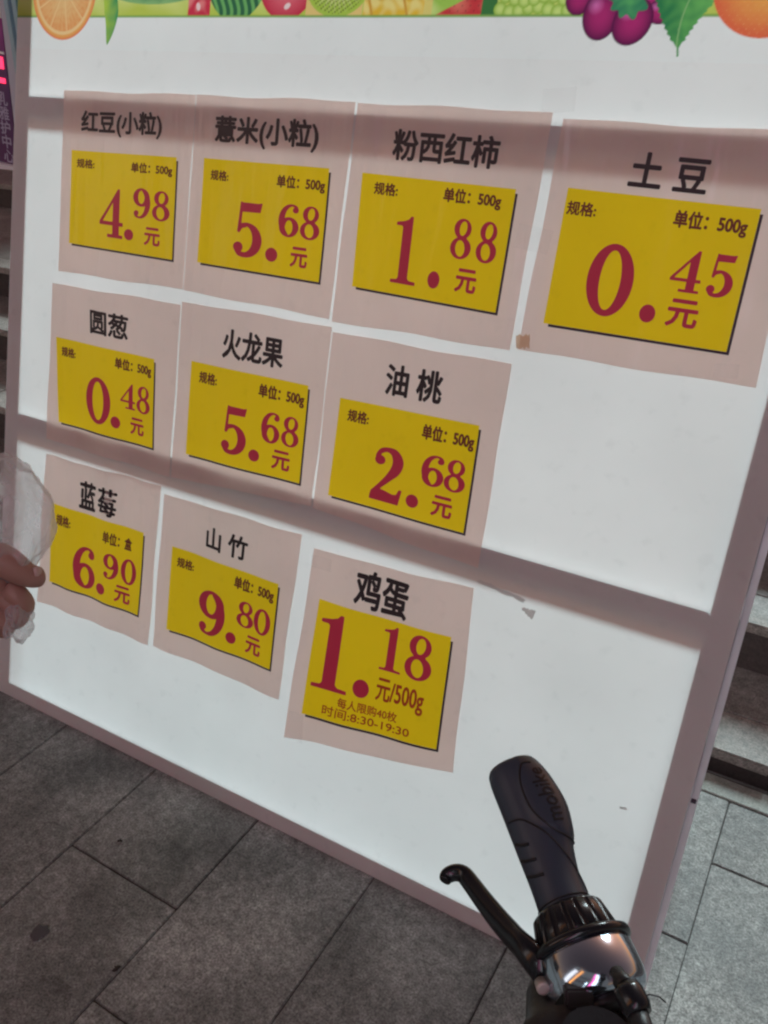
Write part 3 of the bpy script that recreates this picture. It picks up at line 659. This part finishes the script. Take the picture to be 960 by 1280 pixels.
# ------------------------------------------------------------------ tape and scraps on the board
M_tape, _nt, _p = new_mat('clear_tape')
_p.inputs['Base Color'].default_value = (.75, .74, .70, 1); _p.inputs['Roughness'].default_value = 0.15
_tr = N(_nt, 'ShaderNodeBsdfTransparent'); _mx = N(_nt, 'ShaderNodeMixShader'); _mx.inputs[0].default_value = 0.06
_nt.links.new(_tr.outputs[0], _mx.inputs[1]); _nt.links.new(_p.outputs[0], _mx.inputs[2]); _nt.links.new(_mx.outputs[0], _nt.nodes['Material Output'].inputs[0])
M_tapeb = sheet_mat('brown_tape', (0.80, 0.60, 0.44), 0.6, 0.25, 0.6)
M_scrap = sheet_mat('grey_scrap', (0.66, 0.65, 0.63), 0.45, 0.35, 0.5)
def patch(name, s, t, w, h, rot, mat, label, z=0.0042, torn=0.0, cat='tape', curl=0.0012, seed=0, shape=None):
    b = bmesh.new(); n = 8; rows = []
    for j in range(4):
        row = []
        for i in range(n + 1):
            x = (i / n - .5) * w; y = (j / 3 - .5) * h
            if shape: y *= shape(i / n)
            if j in (0, 3): y += torn * h * noise.noise(Vector((i * .9, j, seed)))
            if i in (0, n): x += torn * w * .3 * noise.noise(Vector((i, j * 1.3, seed + 5)))
            row.append(b.verts.new((x, y, curl * (2 * i / n - 1) ** 2)))
        rows.append(row)
    for j in range(3):
        for i in range(n): b.faces.new((rows[j][i], rows[j][i + 1], rows[j + 1][i + 1], rows[j + 1][i]))
    o = smooth(obj(name, b, mat)); o.matrix_world = Matrix.Translation(BU * t + Vector((s, 0, 0)) + BN * z) @ Matrix((Vector((1, 0, 0)), BU, BN)).transposed().to_4x4() @ Matrix.Rotation(rot, 4, 'Z')
    return tag(o, label, cat)
patch('tape_piece', 1.012, 1.250, 0.045, 0.030, 0.1, M_tape, 'clear tape patch over the top gap between the 1.88 and 0.45 sheets', seed=1)
patch('tape_piece', 1.012, 1.075, 0.050, 0.032, -0.1, M_tape, 'clear tape patch across the white gap halfway down between 1.88 and 0.45', seed=2)
patch('tape_piece', 1.024, 0.938, 0.020, 0.018, 0.2, M_tapeb, 'small brown tape bit at the lower left corner of the 0.45 sheet', z=.0045, curl=0, torn=.3, seed=3)
patch('tape_piece', 0.752, 0.530, 0.040, 0.022, 0.05, M_tape, 'shiny clear tape on the top left corner of the 1.18 sheet', z=.0085, seed=4)
patch('tape_piece', 0.745, 0.222, 0.030, 0.055, 0.1, M_tape, 'clear tape strip on the lower left edge of the 1.18 sheet', z=.0085, seed=6)
patch('tape_piece', 1.295, 0.945, 0.030, 0.018, 0.1, M_tape, 'clear tape on the lower right corner of the 0.45 sheet', z=.0045, seed=8)
patch('paper_scrap', 1.108, 0.555, 0.020, 0.016, -0.25, M_scrap, 'torn grey paper scrap stuck right of the 1.18 sheet under the crossbar', z=.0008, torn=.3, cat='paper scrap', seed=9, shape=lambda u: .25 + .75 * u)
patch('paper_scrap', 1.062, 0.574, 0.075, 0.006, -0.12, M_scrap, 'thin torn sliver of paper at the top right corner of the 1.18 sheet', z=.0008, torn=.5, cat='paper scrap', seed=11)
patch('paper_scrap', 1.304, 0.309, 0.010, 0.004, 0.2, M_scrap, 'tiny grey fleck on the bare vinyl above the handlebar grip', z=.0008, torn=.5, cat='paper scrap', seed=12, curl=0)

# ------------------------------------------------------------------ handlebar of the parked bicycle
M_rub = plain('grip_rubber', (0.030, 0.042, 0.064), 0.40, bump=0.08, bscale=1500)
M_rubd = plain('grip_groove', (0.006, 0.006, 0.008), 0.6)
M_gloss = plain('gloss_black_plastic', (0.006, 0.007, 0.010), 0.22)
M_matt = plain('matt_black_alloy', (0.009, 0.009, 0.011), 0.45, bump=0.15, bscale=500)
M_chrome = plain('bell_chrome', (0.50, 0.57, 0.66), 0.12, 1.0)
M_rivet = plain('rivet_alloy', (0.50, 0.46, 0.42), 0.5, 0.4)
GZ = 0.86
def sight(px, py, d):       # a point at distance d along a line of sight
    r = RIGHT * ((px - 480) / 1055.16) + DOWN * ((py - 640) / 1055.16) + FWD
    return CAM + r.normalized() * d
G0 = sight(641, 972, .575); GA = (sight(700, 1119, .547) - G0).normalized()
_vd = (CAM - G0); _vd = (_vd - GA * _vd.dot(GA)).normalized(); _sd = GA.cross(_vd).normalized()
if _sd.dot(RIGHT) < 0: _sd = -_sd
_t = R_(108); GX = _vd * math.cos(_t) + _sd * math.sin(_t); GU = _vd * math.sin(_t) - _sd * math.cos(_t)
GZ = G0.z
def sstep(a, b, x):
    t = max(0, min(1, (x - a) / (b - a))); return t * t * (3 - 2 * t)
def interp(tab, x):
    n = len(tab)
    if x <= tab[0][0]: return tab[0][1]
    for i in range(n - 1):
        (a, b), (c, d) = tab[i], tab[i + 1]
        if x <= c:
            m0 = (d - tab[i - 1][1]) / (c - tab[i - 1][0]) if i > 0 else (d - b) / (c - a)
            m1 = (tab[i + 2][1] - b) / (tab[i + 2][0] - a) if i < n - 2 else (d - b) / (c - a)
            h = c - a; t = (x - a) / h
            return (2*t**3 - 3*t*t + 1) * b + (t**3 - 2*t*t + t) * h * m0 + (-2*t**3 + 3*t*t) * d + (t**3 - t*t) * h * m1
    return tab[-1][1]
BUL = [(-.004, .003), (.010, .0068), (.028, .0092), (.044, .0068), (.056, .0030), (.072, .0004), (.1, 0.0)]
BASE = [(-.004, .0148), (.002, .0154), (.02, .0152), (.05, .0150), (.070, .0148), (.088, .0156)]
def gp(a, th, lift=0.0):
    r = interp(BASE, a) + lift; bl = interp(BUL, a)
    c = math.cos(th - R_(25)); w = max(0, c) ** 1.6
    # raised palm pad, its edge following the first seam
    edge = interp([(-.004, R_(84)), (.018, R_(99)), (.038, R_(92)), (.051, R_(40))], a)
    pad = .0008 * sstep(edge + .07, edge - .03, abs(th - R_(10)) + R_(10)) * sstep(.053, .048, a)
    rr = r + bl * w + pad
    return G0 + GA * a + GX * math.cos(th) * rr + GU * math.sin(th) * rr
bk = empty('bicycle', G0 + GA * 0.2 - Vector((0, 0, GZ)))
tag(bk, 'black bicycle handlebar grip with chrome bell and brake lever, in front of the board', 'bicycle')
BK = bk.location.copy()
def bpart(name, me, mat, parent=None):
    o = obj(name, me, mat, None); 
    par = parent or bk
    o.parent = par
    bpy.context.view_layer.update() if False else None
    o.matrix_parent_inverse = Matrix.Translation(-BK) if parent is None else Matrix.Identity(4)
    return o
n_t, alist = 96, [-.0075, -.0072, -.006, -.004] + [x * .001 for x in range(-3, 86)]
vs, fs = [], []
for a in alist:
    sc_ = 1.0 if a > -.0041 else {-.006: .93, -.0072: .78, -.0075: .5}[a]
    for k in range(n_t):
        th = 2 * math.pi * k / n_t - math.pi + R_(10)
        p = gp(max(a, -.004), th); c = G0 + GA * max(a, -.004)
        vs.append(c + (p - c) * sc_ + GA * (a - max(a, -.004)))
for i in range(len(alist) - 1):
    for k in range(n_t): fs.append((i * n_t + k, i * n_t + (k + 1) % n_t, (i + 1) * n_t + (k + 1) % n_t, (i + 1) * n_t + k))
fs.append(tuple(range(n_t)))
me = bpy.data.meshes.new('grip'); me.from_pydata(vs, [], fs); bb = bmesh.new(); bb.from_mesh(me); bmesh.ops.recalc_face_normals(bb, faces=bb.faces[:]); bb.to_mesh(me); bb.free()
grip = smooth(bpart('grip', me, M_rub))
def seam(name, ctrl, r, mat=M_rubd, lift=0.0001):
    pts = []
    for i in range(len(ctrl) - 1):
        p0, p1, p2, p3 = [np.array(ctrl[max(0, min(len(ctrl) - 1, i + d))]) for d in (-1, 0, 1, 2)]
        for t in np.linspace(0, 1, 14, endpoint=False):
            q = 0.5 * ((2 * p1) + (-p0 + p2) * t + (2 * p0 - 5 * p1 + 4 * p2 - p3) * t * t + (-p0 + 3 * p1 - 3 * p2 + p3) * t ** 3)
            pts.append(gp(q[0], R_(q[1]), lift))
    pts.append(gp(ctrl[-1][0], R_(ctrl[-1][1]), lift))
    return bpart(name, tube_mesh(name, pts, r, 6), mat, grip)
seam('seam_groove', [(.001, 62), (.001, 80), (.008, 93), (.018, 99), (.030, 97), (.040, 84), (.047, 66), (.051, 40), (.052, 15)], .0006)
seam('seam_groove', [(.030, 165), (.031, 149), (.034, 122), (.044, 92), (.059, 62), (.074, 27), (.080, 10)], .0006)
for a, t0, t1 in ((.047, 168, 131), (.0565, 174, 128), (.066, 176, 124)):
    seam('finger_rib', [(a - .0035, t0), (a - .0005, (t0 + t1) / 2), (a + .0012, t1)], [.0009] * 0 or .0010)
seam('seam_groove', [(.0825, -60), (.0825, 0), (.0825, 60), (.0825, 120), (.0825, 180), (.0825, 230)], .0005)
v, f = text_mesh('mobike', 0.0)
_b = bmesh.new(); _v = [_b.verts.new((x, y, 0)) for x, y in v]
for q in f:
    try: _b.faces.new([_v[i] for i in q])
    except ValueError: pass
for _ in range(3): bmesh.ops.subdivide_edges(_b, edges=[e for e in _b.edges if e.calc_length() > .12], cuts=1, use_grid_fill=False)
bmesh.ops.triangulate(_b, faces=_b.faces[:]); _b.verts.index_update()
v = np.array([(q.co.x, q.co.y) for q in _b.verts]); f = [tuple(w.index for w in q.verts) for q in _b.faces]; _b.free()
lo, hi = v.min(0), v.max(0)
tv = []
for k, (dx, dy) in enumerate(((0, 0), (.012, 0), (-.012, 0), (0, .012), (0, -.012))):
    for x, y in v:
        a = 0.0415 - (x + dx - lo[0]) / (hi[0] - lo[0]) * 0.036
        th = R_(50) + (y + dy - lo[1]) / (hi[1] - lo[1]) * R_(27)
        tv.append(gp(a, th, 0.00030 + k * .00003))
me = bpy.data.meshes.new('grip_lettering'); me.from_pydata(tv, [], [tuple(i + len(v) * k for i in q) for k in range(5) for q in f])
bpart('grip_lettering', me, M_rubd, grip)
# ribbed collar, flange, chrome ring
col = lathe_mesh('ribbed_collar', [(.0845, .0150), (.0850, .0180), (.0862, .0196), (.0872, .0201), (.1025, .0236), (.1034, .0236), (.1040, .022)], G0, GA, GX, 320,
                 ripple=lambda t, a: (0.030 * (1 if math.cos(t * 18) > -.55 else -1) * (0.0868 < a < .103)))
bpart('ribbed_collar', col, M_gloss)
fl = lathe_mesh('flange', [(.1030, .022), (.1033, .0270), (.1042, .0288), (.1062, .0293), (.1080, .0288), (.1090, .0270), (.1092, .020)], G0, GA, GX, 72)
bpart('flange', fl, M_gloss)
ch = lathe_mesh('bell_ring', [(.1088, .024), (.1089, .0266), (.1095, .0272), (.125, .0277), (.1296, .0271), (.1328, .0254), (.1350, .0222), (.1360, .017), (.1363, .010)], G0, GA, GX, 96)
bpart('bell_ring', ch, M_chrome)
bh = lathe_mesh('bell_base', [(.1345, .0195), (.1385, .0205), (.1405, .019), (.1420, .0135)], G0, GA, GX, 48)
bpart('bell_base', bh, M_matt)
# bar running on past the frame to the stem
bar = [G0 + GA * .135, G0 + GA * .20, G0 + GA * .26, G0 + GA * .33 + Vector((0, 0, -.004)), G0 + GA * .42 + Vector((0, 0, -.02)) + GX * .02, G0 + GA * .52 + Vector((0, 0, -.035)) + GX * .05]
bpart('handlebar', tube_mesh('handlebar', bar, .0111, 20), M_matt)
# position from a sight line and a distance, for the free-standing points
def sight(px, py, d):
    r = RIGHT * ((px - 480) / 1055.16) + DOWN * ((py - 640) / 1055.16) + FWD
    return CAM + r.normalized() * d
# lever
lp = [(556, 1101, .578), (559, 1095, .580), (568, 1091, .580), (579, 1093, .578), (590, 1106, .572), (604, 1125, .563), (622, 1148, .552), (641, 1170, .541), (660, 1190, .531), (678, 1210, .530), (694, 1230, .540)]
lr = [(.0034, .0040), (.0046, .0052), (.0050, .0056), (.0050, .0060), (.0048, .0062), (.0050, .0066), (.0053, .0072), (.0057, .0077), (.0062, .0082), (.0070, .0088), (.0080, .0095)]
def fine(tab, n=5):
    out = []
    A_ = np.array(tab, float)
    for i in range(len(A_) - 1):
        p0, p1, p2, p3 = A_[max(i - 1, 0)], A_[i], A_[i + 1], A_[min(i + 2, len(A_) - 1)]
        for t in np.linspace(0, 1, n, endpoint=False): out.append(tuple(0.5 * ((2 * p1) + (-p0 + p2) * t + (2 * p0 - 5 * p1 + 4 * p2 - p3) * t * t + (-p0 + 3 * p1 - 3 * p2 + p3) * t ** 3)))
    return out + [tuple(A_[-1])]
lp, lr = fine(lp), fine(lr)
P = [sight(*q) for q in lp]
lr = [(a * 1.08, b * 1.0) for a, b in lr]
lev = bpart('brake_lever', tube_mesh('brake_lever', P, [(b * .95, a * .75) for a, b in lr], 16, up=-FWD), M_gloss)
rid = [p - FWD * r[0] * .60 + RIGHT * .0008 for p, r in zip(P[9:-4], lr[9:-4])]
bpart('lever_ridge', tube_mesh('lever_ridge', rid, .0013, 8), M_gloss, lev)
# clamp and lever housing: rounded block under the bar
def blockat(name, pts, rad, mat, n=20): return bpart(name, tube_mesh(name, pts, rad, n, up=-FWD), mat)
blockat('lever_housing', [sight(684, 1214, .548), sight(688, 1234, .546), sight(700, 1264, .540), sight(712, 1290, .522), sight(720, 1330, .516)], [(.009, .008), (.014, .012), (.021, .015), (.028, .017), (.029, .018)], M_matt)
blockat('clamp_band', [sight(730, 1252, .538), sight(738, 1282, .522), sight(752, 1312, .505)], [(.014, .013), (.022, .017), (.024, .018)], M_matt)
rv = sight(679, 1236, .5215)
bpart('rivet', lathe_mesh('rivet', [(-.006, .0036), (0, .0036), (.0006, .0033), (.0008, .0022)], rv, -FWD, RIGHT, 20), M_rivet)
kb = box_bm(-.0075, .0075, -.0055, .0055, -.004, .004, .0012, 2)
for v_ in kb.verts: v_.co = sight(723, 1245, .512) + RIGHT * v_.co.x + DOWN * v_.co.y - FWD * v_.co.z + RIGHT * 0 
bpart('clamp_screw_block', kb, plain('grey_plastic', (.045, .043, .043), .35))
# cable boot and cable
blockat('cable_boot', [sight(771, 1217, .490), sight(777, 1226, .484), sight(783, 1236, .479)], [(.0040, .0040), (.0046, .0046), (.0050, .0050)], M_matt, 16)
blockat('cable_boot', [sight(782, 1232, .478), sight(786, 1240, .477), sight(795, 1258, .475), (sight(799, 1268, .474))], [(.0062, .0062), (.0072, .0072), (.0072, .0072), (.0062, .0062)], M_gloss, 18)
blockat('cable', [sight(796, 1262, .474), sight(805, 1290, .47), sight(815, 1330, .468), sight(815, 1400, .48)], [(.0050, .0050)] * 4, M_matt, 14)
bpart('cable_end_wire', tube_mesh('cable_end_wire', [sight(801, 1247, .474), sight(812, 1243, .474), sight(824, 1246, .474), sight(832, 1253, .476)], .0004, 6), M_matt)

# ------------------------------------------------------------------ passer-by's hand with a clear plastic bag
M_skin, _nt, _p = new_mat('skin')
_p.inputs['Base Color'].default_value = (0.36, 0.19, 0.15, 1); _p.inputs['Roughness'].default_value = 0.5
_p.inputs['Subsurface Weight'].default_value = 0.12; _p.inputs['Subsurface Radius'].default_value = (.01, .004, .002); _p.inputs['Subsurface Scale'].default_value = .5
_tc2 = N(_nt, 'ShaderNodeTexCoord'); _n2 = N(_nt, 'ShaderNodeTexNoise'); _n2.inputs['Scale'].default_value = 160; _n2.inputs['Detail'].default_value = 5
_nt.links.new(_tc2.outputs['Object'], _n2.inputs['Vector']); _b2 = N(_nt, 'ShaderNodeBump'); _b2.inputs['Strength'].default_value = .35; _b2.inputs['Distance'].default_value = .001
_nt.links.new(_n2.outputs[0], _b2.inputs['Height']); _nt.links.new(_b2.outputs[0], _p.inputs['Normal'])
D = .90; HUP = 7
HB = sight(-20, 730, D)
def skinned(name, chains, base, mat, parent, sub=2):
    """chains: list of lists of (px, py, d, r); first chain is the spine; others start at an index of the spine"""
    V, E, Rr = [], [], []
    start = {}
    for ci, (root_i, ch_) in enumerate(chains):
        prev = root_i
        for (px, py, d, r) in ch_:
            V.append(sight(px, py - HUP, d) - base); Rr.append(r); i = len(V) - 1
            if prev is not None: E.append((prev, i))
            prev = i
    me = bpy.data.meshes.new(name); me.from_pydata(V, E, []); o = obj(name, me, mat, parent)
    md = o.modifiers.new('skin', 'SKIN'); md.use_smooth_shade = True
    for i, sv in enumerate(me.skin_vertices[0].data): sv.radius = (Rr[i], Rr[i]); sv.use_root = (i == 0)
    s_ = o.modifiers.new('sub', 'SUBSURF'); s_.levels = sub; s_.render_levels = sub
    dg = bpy.context.evaluated_depsgraph_get(); dg.update()
    me2 = bpy.data.meshes.new_from_object(o.evaluated_get(dg)); o.modifiers.clear(); o.data = me2
    if not me2.materials: me2.materials.append(mat)
    for p in me2.polygons: p.use_smooth = True
    return o
per = empty('person', HB); tag(per, "passer-by reaching in from the left edge, a bare hand gripping a clear plastic bag", 'person')
chains = [
    (None, [(-420, 900, .80, .048), (-300, 840, .84, .042), (-200, 795, .87, .034), (-130, 765, .89, .028), (-95, 752, .90, .027), (-62, 742, .905, .031), (-30, 734, .90, .030), (-8, 728, .895, .021)]),   # forearm, wrist, palm
    (5, [(-40, 708, .885, .020), (-12, 700, .875, .0175), (12, 711, .868, .0165), (32, 726, .870, .0128), (46, 729, .873, .0115), (56, 727, .876, .0096)]),           # thumb, leaves the palm's side
    (7, [(8, 742, .885, .0130), (24, 752, .878, .0115), (35, 765, .884, .0102), (28, 774, .894, .0090), (18, 772, .90, .0078)]),   # index, curled
    (7, [(2, 752, .89, .0112), (18, 766, .884, .0100), (30, 777, .890, .0094), (22, 786, .902, .0085), (10, 783, .908, .0074)]),
    (6, [(-14, 764, .895, .0110), (2, 778, .888, .0100), (14, 790, .894, .0092), (6, 797, .905, .0084), (-5, 793, .91, .0072)]),
    (6, [(-32, 772, .90, .0095), (-18, 788, .893, .0086), (-6, 799, .898, .0078), (-13, 805, .907, .0070), (-22, 801, .911, .0062)]),
]
skinned('hand_and_forearm', chains, HB, M_skin, per)
M_sleeve = plain('dark_sleeve', (0.05, 0.05, 0.06), 0.85, bump=0.5, bscale=60)
slv = [sight(-230, 805, .86), sight(-300, 838, .84), sight(-380, 876, .82), sight(-480, 930, .78)]
so_ = obj('sleeve', tube_mesh('sleeve', [p - HB for p in slv], [.052, .058, .062, .066], 28), M_sleeve, per)
M_nail = plain('nail', (0.52, 0.33, 0.29), 0.3)
nl = tube_mesh('thumb_nail', [sight(42, 715, .8610) - HB, sight(47, 714, .8615) - HB, sight(52, 714, .8650) - HB], [(.0042, .0012), (.0048, .0014), (.0034, .0010)], 12, up=-FWD)
obj('thumb_nail', nl, M_nail, per)

M_bag, _nt, _p = new_mat('clear_plastic_bag')
_p.inputs['Base Color'].default_value = (.80, .80, .84, 1); _p.inputs['Roughness'].default_value = 0.13; _p.inputs['Specular IOR Level'].default_value = .8
_tr = N(_nt, 'ShaderNodeBsdfTransparent'); _mx = N(_nt, 'ShaderNodeMixShader'); _tl = N(_nt, 'ShaderNodeBsdfTranslucent'); _tl.inputs[0].default_value = (.8, .8, .85, 1)
_m3 = N(_nt, 'ShaderNodeMixShader'); _m3.inputs[0].default_value = .4
_lw = N(_nt, 'ShaderNodeLayerWeight'); _lw.inputs[0].default_value = .35
_mr = N(_nt, 'ShaderNodeMapRange'); _mr.inputs[3].default_value = .27; _mr.inputs[4].default_value = .6
_nt.links.new(_lw.outputs['Facing'], _mr.inputs[0]); _nt.links.new(_mr.outputs[0], _mx.inputs[0])
_nt.links.new(_p.outputs[0], _m3.inputs[1]); _nt.links.new(_tl.outputs[0], _m3.inputs[2])
_nt.links.new(_tr.outputs[0], _mx.inputs[1]); _nt.links.new(_m3.outputs[0], _mx.inputs[2]); _nt.links.new(_mx.outputs[0], _nt.nodes['Material Output'].inputs[0])
def crumple(name, cx, cy, d, rx, ry, rz, seed, amp, mat, loc=None, sub=5, flare=None):
    b = bmesh.new(); bmesh.ops.create_icosphere(b, subdivisions=sub, radius=1)
    c = sight(cx, cy, d)
    for v_ in b.verts:
        p = v_.co.copy(); q = p.normalized()
        w = 1 + amp * (noise.noise(q * 2.1 + Vector((seed, 0, 0))) + .40 * (1 - abs(noise.noise(q * 3.6 + Vector((0, seed, 0)))) * 3) * .5 + .16 * abs(noise.noise(q * 7 + Vector((0, 0, seed)))) - .05 * math.sin(math.atan2(q.x, q.z) * 17 + 6 * noise.noise(q * 3)) * max(0, .6 - q.y))
        if flare: w *= flare(p)
        v_.co = RIGHT * p.x * rx * w - DOWN * p.y * ry * w - FWD * p.z * rz * w
    o = smooth(obj(name, b, mat)); o.location = c
    return o
bag = crumple('plastic_bag', -4, 652, .895, .050, .062, .046, 3.0, .22, M_bag)
tag(bag, 'crumpled clear plastic bag bunched in the hand at the left edge', 'plastic bag')
tail = crumple('bag_tail', 24, 776, .885, .012, .019, .014, 8.0, .35, M_bag, sub=4)
tail.parent = bag; tail.location = tail.location - bag.location

# ------------------------------------------------------------------ behind, upper left: banner stand and shopfront
def emat(name, col, e): return plain(name, col, .5, emit=(*col, e))
M_purple, _nt, _p = new_mat('purple_banner_print')
_tc2 = N(_nt, 'ShaderNodeTexCoord'); _sx = N(_nt, 'ShaderNodeSeparateXYZ'); _nt.links.new(_tc2.outputs['Object'], _sx.inputs[0])
_cr = N(_nt, 'ShaderNodeValToRGB'); _nt.links.new(_sx.outputs['Z'], _cr.inputs[0])
_cr.color_ramp.elements[0].position = 0.0; _cr.color_ramp.elements[0].color = (.10, .035, .11, 1)
_cr.color_ramp.elements[1].position = 1.0; _cr.color_ramp.elements[1].color = (.33, .05, .27, 1)
e_ = _cr.color_ramp.elements.new(.62); e_.color = (.11, .05, .16, 1); e_ = _cr.color_ramp.elements.new(.80); e_.color = (.30, .05, .25, 1)
_nt.links.new(_cr.outputs[0], _p.inputs['Base Color']); _p.inputs['Roughness'].default_value = .5
M_white = plain('white_paint', (.78, .80, .82), .4, bump=.1)
M_pale = plain('pale_letters', (.42, .40, .55), .5)
M_led = emat('red_led', (1.0, .04, .12), 1.6)
ban = empty('banner_stand', (-3.87, 3.15, 0.56), (0, .09, 0)); tag(ban, 'purple banner stand with pale characters and red lit lines at the upper left edge', 'banner')
obj('base', box_bm(-.42, .31, -.06, .10, 0, .045, .006, 2), M_white, ban)
obj('banner_panel', box_bm(-.38, .275, -.005, .005, .045, .885, .001), M_purple, ban)
obj('header_panel', box_bm(-.38, .275, -.005, .005, .887, 1.5, .001), M_white, ban)
for z0_, z1_ in ((.608, .675), (.527, .556)):
    obj('light_strip', box_bm(-.36, .255, -.012, -.0055, z0_, z1_, .001), M_led, ban)
obj('grey_rule', box_bm(-.378, .273, -.010, -.0055, .69, .705, .001), M_white, ban)
for k, chh in enumerate('乳雅护中心'):
    v, f = text_mesh(chh, 0.0); lo, hi = v.min(0), v.max(0); q = (v - lo) / (hi - lo).max(); zz = .405 - k * .085
    vs = [(.155 + a * .092 + dx, -.0056 - kk * .0002, zz - .01 + b * .080 + dy) for kk, (dx, dy) in enumerate(((0, 0), (.003, 0), (0, .003))) for a, b in q]
    me = bpy.data.meshes.new('banner_text'); me.from_pydata(vs, [], [tuple(i + len(q) * kk for i in ff) for kk in range(3) for ff in f]); obj('banner_text', me, M_pale, ban)
SHY = 4.5
shop = empty('shopfront', (0, SHY, .56)); tag(shop, 'pale grey shopfront wall with a light blue door frame, beyond the steps', 'shopfront')
M_wall = plain('grey_wall_paint', (.60, .64, .74), .7, bump=.3, bscale=40, var=.08, vscale=3)
M_blue = plain('light_blue_frame', (.36, .60, .68), .3)
M_teal = plain('teal_edge', (.08, .28, .30), .4)
M_glass = plain('dark_shop_glass', (.03, .035, .04), .06, coat=.5)
obj('wall', box_bm(-12, -4.95, 0.0, .2, 0, 2.2), M_wall, shop)
obj('wall', box_bm(-3.70, -2.12, 0.0, .2, 0, .5), M_wall, shop)
obj('lintel', box_bm(-12, -2.06, -.02, .22, 2.202, 2.45, .01), M_wall, shop)
obj('wall', box_bm(-4.95 + .003, -4.36, 0.02, .2, 0, 2.198), M_wall, shop)
for a in (-5.06, -4.97): obj('door_frame', box_bm(a, a + .05, -.05, -.003, 0, 2.19, .004), M_blue, shop)
obj('door_frame', box_bm(-4.915, -4.895, -.05, -.003, 0, 2.19, .003), M_teal, shop)
for k in range(1):
    x = -3.7 + k * 1.58; obj('mullion', box_bm(x, x + .06, .0, .1, 0.502, 2.195, .004), M_steel, shop)
    obj('window_pane', box_bm(x + .062, x + 1.578, .04, .05, 0.502, 2.195), M_glass, shop)
obj('mullion', box_bm(-2.118, -2.06, 0, .2, 0, 2.198, .004), M_steel, shop)
obj('door_pane', box_bm(-4.355, -3.705, .05, .06, 0.0, 2.195), M_glass, shop)

# ------------------------------------------------------------------ across the street, behind the camera (mirrored in the chrome)
opp = empty('street_block', (0, -9, 0)); tag(opp, 'dark tall shop block across the street behind the viewer with lit vertical signs', 'building')
M_dark = plain('dark_facade', (.10, .09, .09), .8, var=.2, vscale=1.5)
obj('wall', box_bm(-14, 14, -1.0, 0, 0, 20.0), M_dark, opp)
def lit(x0, x1, z0, z1, name, mat): obj(name, box_bm(x0, x1, .003, .18, z0, z1, .02), mat, opp)
lit(2.6, 3.7, 3.2, 18.5, 'lit_sign', emat('magenta_sign', (1, .06, .40), 1.6))
lit(3.9, 6.2, 2.8, 19.0, 'lit_window', emat('white_window', (.86, .93, 1), 1.3))
lit(-7.4, -6.2, 3.0, 17.0, 'lit_sign', emat('orange_sign', (1, .34, .07), 1.5))
lit(-12, -9, 2.8, 14.0, 'lit_window', emat('dim_window', (.95, .85, .85), .8))
for k in range(5):
    for z in (3.2, 6.2, 9.2):
        if k in (0, 1, 2, 3): obj('window_frame', box_bm(-5 + k * 1.7, -4 + k * 1.7, .003, .08, z, z + 1.8, .01), M_glass, opp)
